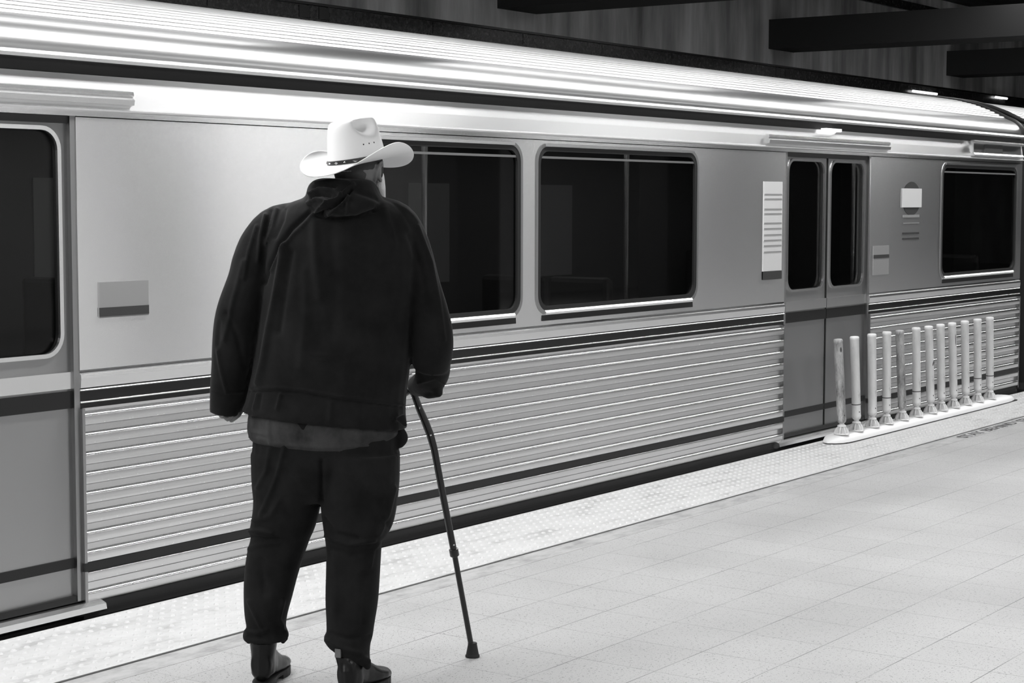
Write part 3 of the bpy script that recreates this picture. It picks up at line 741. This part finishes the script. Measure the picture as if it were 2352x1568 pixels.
# trousers
tr = MB()
tr.loft([ring(590, 905, 940, 950, 0, .155), ring(582, 915, 1000, 1000, 0, .158), ring(578, 917, 1060, 1060, 0, .155), ring(584, 916, 1110, 1110, 0, .14), ring(600, 900, 1145, 1145, 0, .11)])
lg = [(1040, 577, 745, .13), (1100, 579, 742, .13), (1150, 583, 737, .125), (1190, 579, 730, .115), (1222, 573, 719, .105), (1232, 577, 714, .10), (1270, 568, 700, .10), (1320, 562, 684, .098), (1370, 561, 671, .094), (1410, 563, 660, .085), (1438, 567, 656, .08), (1448, 560, 659, .082), (1460, 559, 663, .084), (1466, 563, 660, .08), (1460, 575, 650, .07)]
tr.loft(srings([ring(a, b, y, y, 0, dp) for y, a, b, dp in lg]))
rg = [(1040, 725, 919, .13, 0), (1100, 732, 918, .13, 0), (1150, 736, 913, .125, 0), (1195, 741, 905, .115, 0), (1228, 746, 890, .108, 0), (1242, 748, 878, .10, 0), (1275, 750, 875, .098, 4), (1370, 748, 869, .095, 4), (1420, 750, 861, .088, 6), (1450, 750, 856, .085, 10), (1460, 744, 851, .085, 18), (1470, 747, 849, .083, 34), (1478, 754, 850, .08, 48), (1476, 766, 840, .07, 46)]
tr.loft(srings([ring(a, b, y, y+dy, -.03-.05*(y-1040)/460, dp) for y, a, b, dp, dy in rg]))
tr.tube(cr([at(912, 975, -.03), at(918, 992, -.03), at(922, 1008, -.03), at(914, 1026, -.03)]), cr([.012, .02, .022, .012]), 14)   # pocket bulge
tr.tube([at(828, 1512, -.14), at(842, 1520, -.13), at(846, 1535, -.12)], [.014, .018, .010], 10)
tr.tube([at(570, 1455, -.03), at(569, 1468, -.03), at(573, 1478, -.03)], [.016, .013, .006], 10); tr.tube([at(650, 1450, -.02), at(653, 1466, -.02), at(648, 1478, -.02)], [.018, .014, .006], 10)
TF = [([(655, 1020), (640, 1080), (618, 1140), (600, 1180)], .007, .008), ([(620, 1030), (612, 1080), (592, 1120)], .007, .007), ([(575, 1220), (600, 1218), (625, 1225)], .005, .010), ([(578, 1232), (610, 1238), (640, 1238)], .006, -.009), ([(585, 1195), (620, 1185), (640, 1150)], .01, .006),
      ([(570, 1260), (600, 1250), (640, 1245)], .008, .006), ([(572, 1380), (590, 1420), (605, 1450)], .006, .008), ([(650, 1380), (640, 1420), (655, 1450)], .006, .008), ([(562, 1448), (590, 1452), (612, 1446)], .005, .008), ([(570, 1460), (600, 1462)], .005, -.006),
      ([(745, 1190), (770, 1225), (820, 1235)], .007, -.008), ([(750, 1230), (800, 1250), (860, 1240)], .006, .009), ([(760, 1262), (810, 1272), (860, 1262)], .008, -.006), ([(905, 1120), (890, 1180), (870, 1225)], .008, .009), ([(880, 1190), (895, 1210)], .008, -.008),
      ([(870, 1245), (855, 1270), (850, 1300)], .006, .007), ([(770, 1290), (768, 1400)], .012, .005), ([(840, 1320), (835, 1430)], .012, -.006), ([(750, 1470), (790, 1490), (830, 1500)], .006, .008), ([(760, 1455), (800, 1468), (850, 1460)], .007, -.007), ([(738, 1060), (738, 1150)], .007, -.012), ([(600, 1290), (610, 1360)], .014, -.006)]
smooth_obj('trousers', tr, .0055, M_trouser, man, 3, fold_disp(TF))
# boots
def boot(heel, fwd, ank, tabz, tabpx):
    f = Vector(fwd).normalized(); x = f.cross(UP).normalized()
    def q(a, b, c): return Vector((heel.x, heel.y, 0))+f*a+x*b+UP*c
    bt = MB()
    st = [(-.012, .030, .040, .135), (.0, .036, .028, .14), (.04, .038, .028, .150), (.09, .036, .024, .135), (.13, .040, .018, .105), (.17, .046, .014, .082), (.21, .048, .014, .068), (.245, .042, .015, .058), (.268, .028, .018, .045), (.276, .014, .022, .036)]
    rings = []
    for a, hw, z0, z1 in st:
        rings.append([q(a, hw*math.copysign(abs(math.cos(t))**.8, math.cos(t)), (z0+z1)/2+(z1-z0)/2*math.sin(t)) for t in [2*PI*k/20 for k in range(20)]])
    bt.loft(rings)
    top = ank
    rr = []
    for k, (hgt, rx, ry, sh_) in enumerate(((.05, .040, .050, .03), (.10, .039, .052, .03), (.14, .041, .050, .028), (.18, .044, .049, .025), (.215, .046, .050, .02))):
        c = q(sh_, 0, hgt)+(top-q(.02, 0, .215))*max(0, (hgt-.1)/.115)
        rr.append([c+x*rx*math.cos(t)+f*ry*math.sin(t) for t in [2*PI*j/20 for j in range(20)]])
    bt.loft(rr)
    b = smooth_obj('boot', bt, .0045, M_leather, man, 4)
    so = MB()
    def outline(s0, s1, hw, z0, z1):
        n = 22; pl = []
        for a, ww in zip([-.018+.302*k/11 for k in range(12)], [.020, .033, .036, .035, .032, .033, .039, .046, .048, .044, .033, .010]):
            if s0 <= a <= s1: pl.append((a, ww))
        pts = [q(a, ww, z0) for a, ww in pl]+[q(a, -ww, z0) for a, ww in pl[::-1]]
        pts2 = [p+UP*(z1-z0) for p in pts]; so.loft([pts, pts2], True, False)
    outline(-.02, .3, 1, .014, .026); outline(-.02, .07, 1, 0, .014); outline(.12, .3, 1, .0, .014)
    so.build('sole', M_rub, b)
    t0 = q(-.026, 0, .0)+UP*(.205); t0 = Vector((top.x, top.y, tabz))-GF*.052-GR*tabpx
    MB().loft([[t0+x*.010*sx+UP*dz+f*o for sx, o in ((-1, 0), (1, 0), (1, .006), (-1, .006))] for dz in (-.014, .014)], True, False).build('pull_tab', M_tab, b)
    return b
lf_ = at(600, 1582, -.02); lf_.z = 0
rf_ = at(797, 1620, -.15); rf_.z = 0
boot(lf_, GF*.99+GR*.12, at(605, 1470, .0), .200, .004)
boot(rf_, GF*.92+GR*.38, at(800, 1500, -.11), .160, .030)

# hat
def hat():
    HYh = math.radians(33)
    F_ = GF*math.cos(HYh)+GR*math.sin(HYh); R_ = GR*math.cos(HYh)-GF*math.sin(HYh)
    B = Matrix((R_, F_, UP)).transposed()
    B = B @ Matrix.Rotation(math.radians(9), 3, 'X') @ Matrix.Rotation(math.radians(-4), 3, 'Y')
    o0 = at(821, 371, .0)
    def W(p): return o0+B @ p
    n = 96; rings = []
    a0, b0 = .087, .106
    def dent(p):
        x, y, z = p
        # centre crease and the two side pinches
        z -= .022*math.exp(-(x/.022)**2)*max(0, 1-((y-.01)/.075)**2)*max(0, min(1, (z-.08)/.04))
        for s_ in (-1, 1):
            qx, qy, qz = (x-s_*.066)/.040, (y+.004)/.046, (z-.119)/.027
            w_ = math.exp(-(qx*qx+qy*qy+qz*qz)**1.8)
            x -= s_*.050*w_; z -= .006*w_
        return Vector((x, y, z))
    crown = []
    for t, zz, k in ((0, .0, .02), (1, 0, .25), (2, 0, .45), (3, 0, .62), (4, 0, .76)):
        crown.append((k, .142-.010*(k**2)))
    for k, zz in ((.86, .134), (.92, .128), (.955, .120), (.97, .110), (.978, .098), (.984, .082), (.99, .06), (.995, .04), (1.0, .02), (1.0, .006)):
        crown.append((k, zz))
    prof = []
    for k, zz in crown:
        tap = 1-.15*min(1, zz/.13)
        prof.append([dent((a0*k*tap*math.cos(t), b0*k*tap*math.sin(t), zz)) for t in [2*PI*j/n for j in range(n)]])
    A, Bb = .186, .200
    for s in (.02, .08, .18, .30, .42, .54, .66, .78, .88, .95, 1.0):
        rg_ = []
        for j in range(n):
            t = 2*PI*j/n; c, sn = math.cos(t), math.sin(t)
            curl = abs(c)**2.2
            rx = a0+(A-a0)*s; ry = b0+(Bb-b0)*s
            z = .048*curl*s**1.9 - (.020 if sn < 0 else .046)*abs(sn)**1.6*s**1.4
            rx -= .020*curl*s**3
            rg_.append(Vector((rx*c, ry*sn, z)))
        prof.append(rg_)
    mb = MB(); mb.loft([[W(p) for p in r] for r in prof], False, True)
    mb.add([W(p) for p in prof[0]], [tuple(range(n))])
    me = mb.mesh('hat'); me = bake(me, [('SUBSURF', dict(levels=1, render_levels=1)), ('SOLIDIFY', dict(thickness=.0032, offset=0))])
    me.materials.clear(); me.materials.append(M_hat); me.polygons.foreach_set('use_smooth', [True]*len(me.polygons)); me.name = 'cowboy_hat'
    h = link('cowboy_hat', me, man)
    band = [[W(Vector(((a0*.998+dr)*math.cos(t), (b0*.998+dr)*math.sin(t), zz))) for t in [2*PI*j/60 for j in range(60)]] for dr, zz in ((.001, .003), (.0042, .004), (.0042, .016), (.001, .017))]
    hb = MB().loft(band, False, True).build('hat_band', M_band, h)
    for j in range(18):
        t = 2*PI*(j+.5)/18; c = W(Vector(((a0+.005)*math.cos(t), (b0+.005)*math.sin(t), .010)))
        n_ = (B @ Vector((math.cos(t)/a0, math.sin(t)/b0, 0))).normalized(); tt = n_.cross(UP).normalized(); uu = tt.cross(n_)
        k = 1 if j % 2 else .55
        MB().add([c+tt*.009*k, c+uu*.0045*k, c-tt*.009*k, c-uu*.0045*k, c+n_*.003], [(0, 1, 4), (1, 2, 4), (2, 3, 4), (3, 0, 4)]).build('concho', M_silver, hb)
    for s_ in (-1, 1):
        for k in range(3):
            t = math.radians(-28+13*k); t = t if s_ > 0 else PI-t
            MB().ball(W(Vector((a0*.935*math.cos(t), b0*.935*math.sin(t), .056))), .0028, None, 8).build('eyelet', M_dirt, h)
hat()

# ------------------------------------------------------------------ cane
cane = empty('walking_cane', (5.071, 3.775, 0), 'black folding walking cane held in his right hand, tip on the floor tiles', 'cane')
tip = Vector((5.071, 3.775, 0))
p0 = at(944, 878, .285); p1 = at(951, 905, .285); p2 = at(962, 935, .29); p3 = at(978, 972, .30); p4 = at(988, 998, .305); p5 = at(997, 1030, .31)
col = at(1043, 1268, .37); end = tip+Vector((0, 0, .035))
end = at(1083, 1486, .42)
MB().tube([p0, p1, p2, p3, p4, p5, at(1018, 1140, .335), col], [.0105, .0115, .0125, .0135, .0135, .0125, .0120, .0118], 16).build('upper_shaft', M_cane, cane)
MB().tube([col, end], .0098, 16).build('lower_shaft', M_cane, cane)
dr = (end-col).normalized()
MB().tube([col-dr*.014, col-dr*.012, col+dr*.012, col+dr*.016], [.0125, .0165, .0165, .012], 16).build('collar', M_cane, cane)
MB().ball(col-dr*.030-GF*.009+GR*.004, .0045, None, 10).build('push_button', M_canem, cane)
MB().ball(p4-GF*.012+GR*.002, .004, None, 10).build('push_button', M_canem, cane)
MB().ball(p2-GF*.011+GR*.003, (.002, .002, .006), None, 8).build('push_button', M_canem, cane)
grip_a = p0+UP*.004-GR*.015-GF*.04
MB().tube([p0-UP*.004-GF*.055, p0+UP*.012-GF*.03, p0+UP*.014, p0+UP*.010+GF*.045, p0+UP*.004+GF*.075], [.011, .015, .0165, .015, .011], 16).build('handle', M_cane, cane)
MB().lathe([(.0255, 0), (.0258, .006), (.023, .010), (.0225, .012), (.0165, .044), (.0165, .050), (.0150, .052)], (tip.x, tip.y, 0), 24).build('rubber_tip', M_rub, cane)
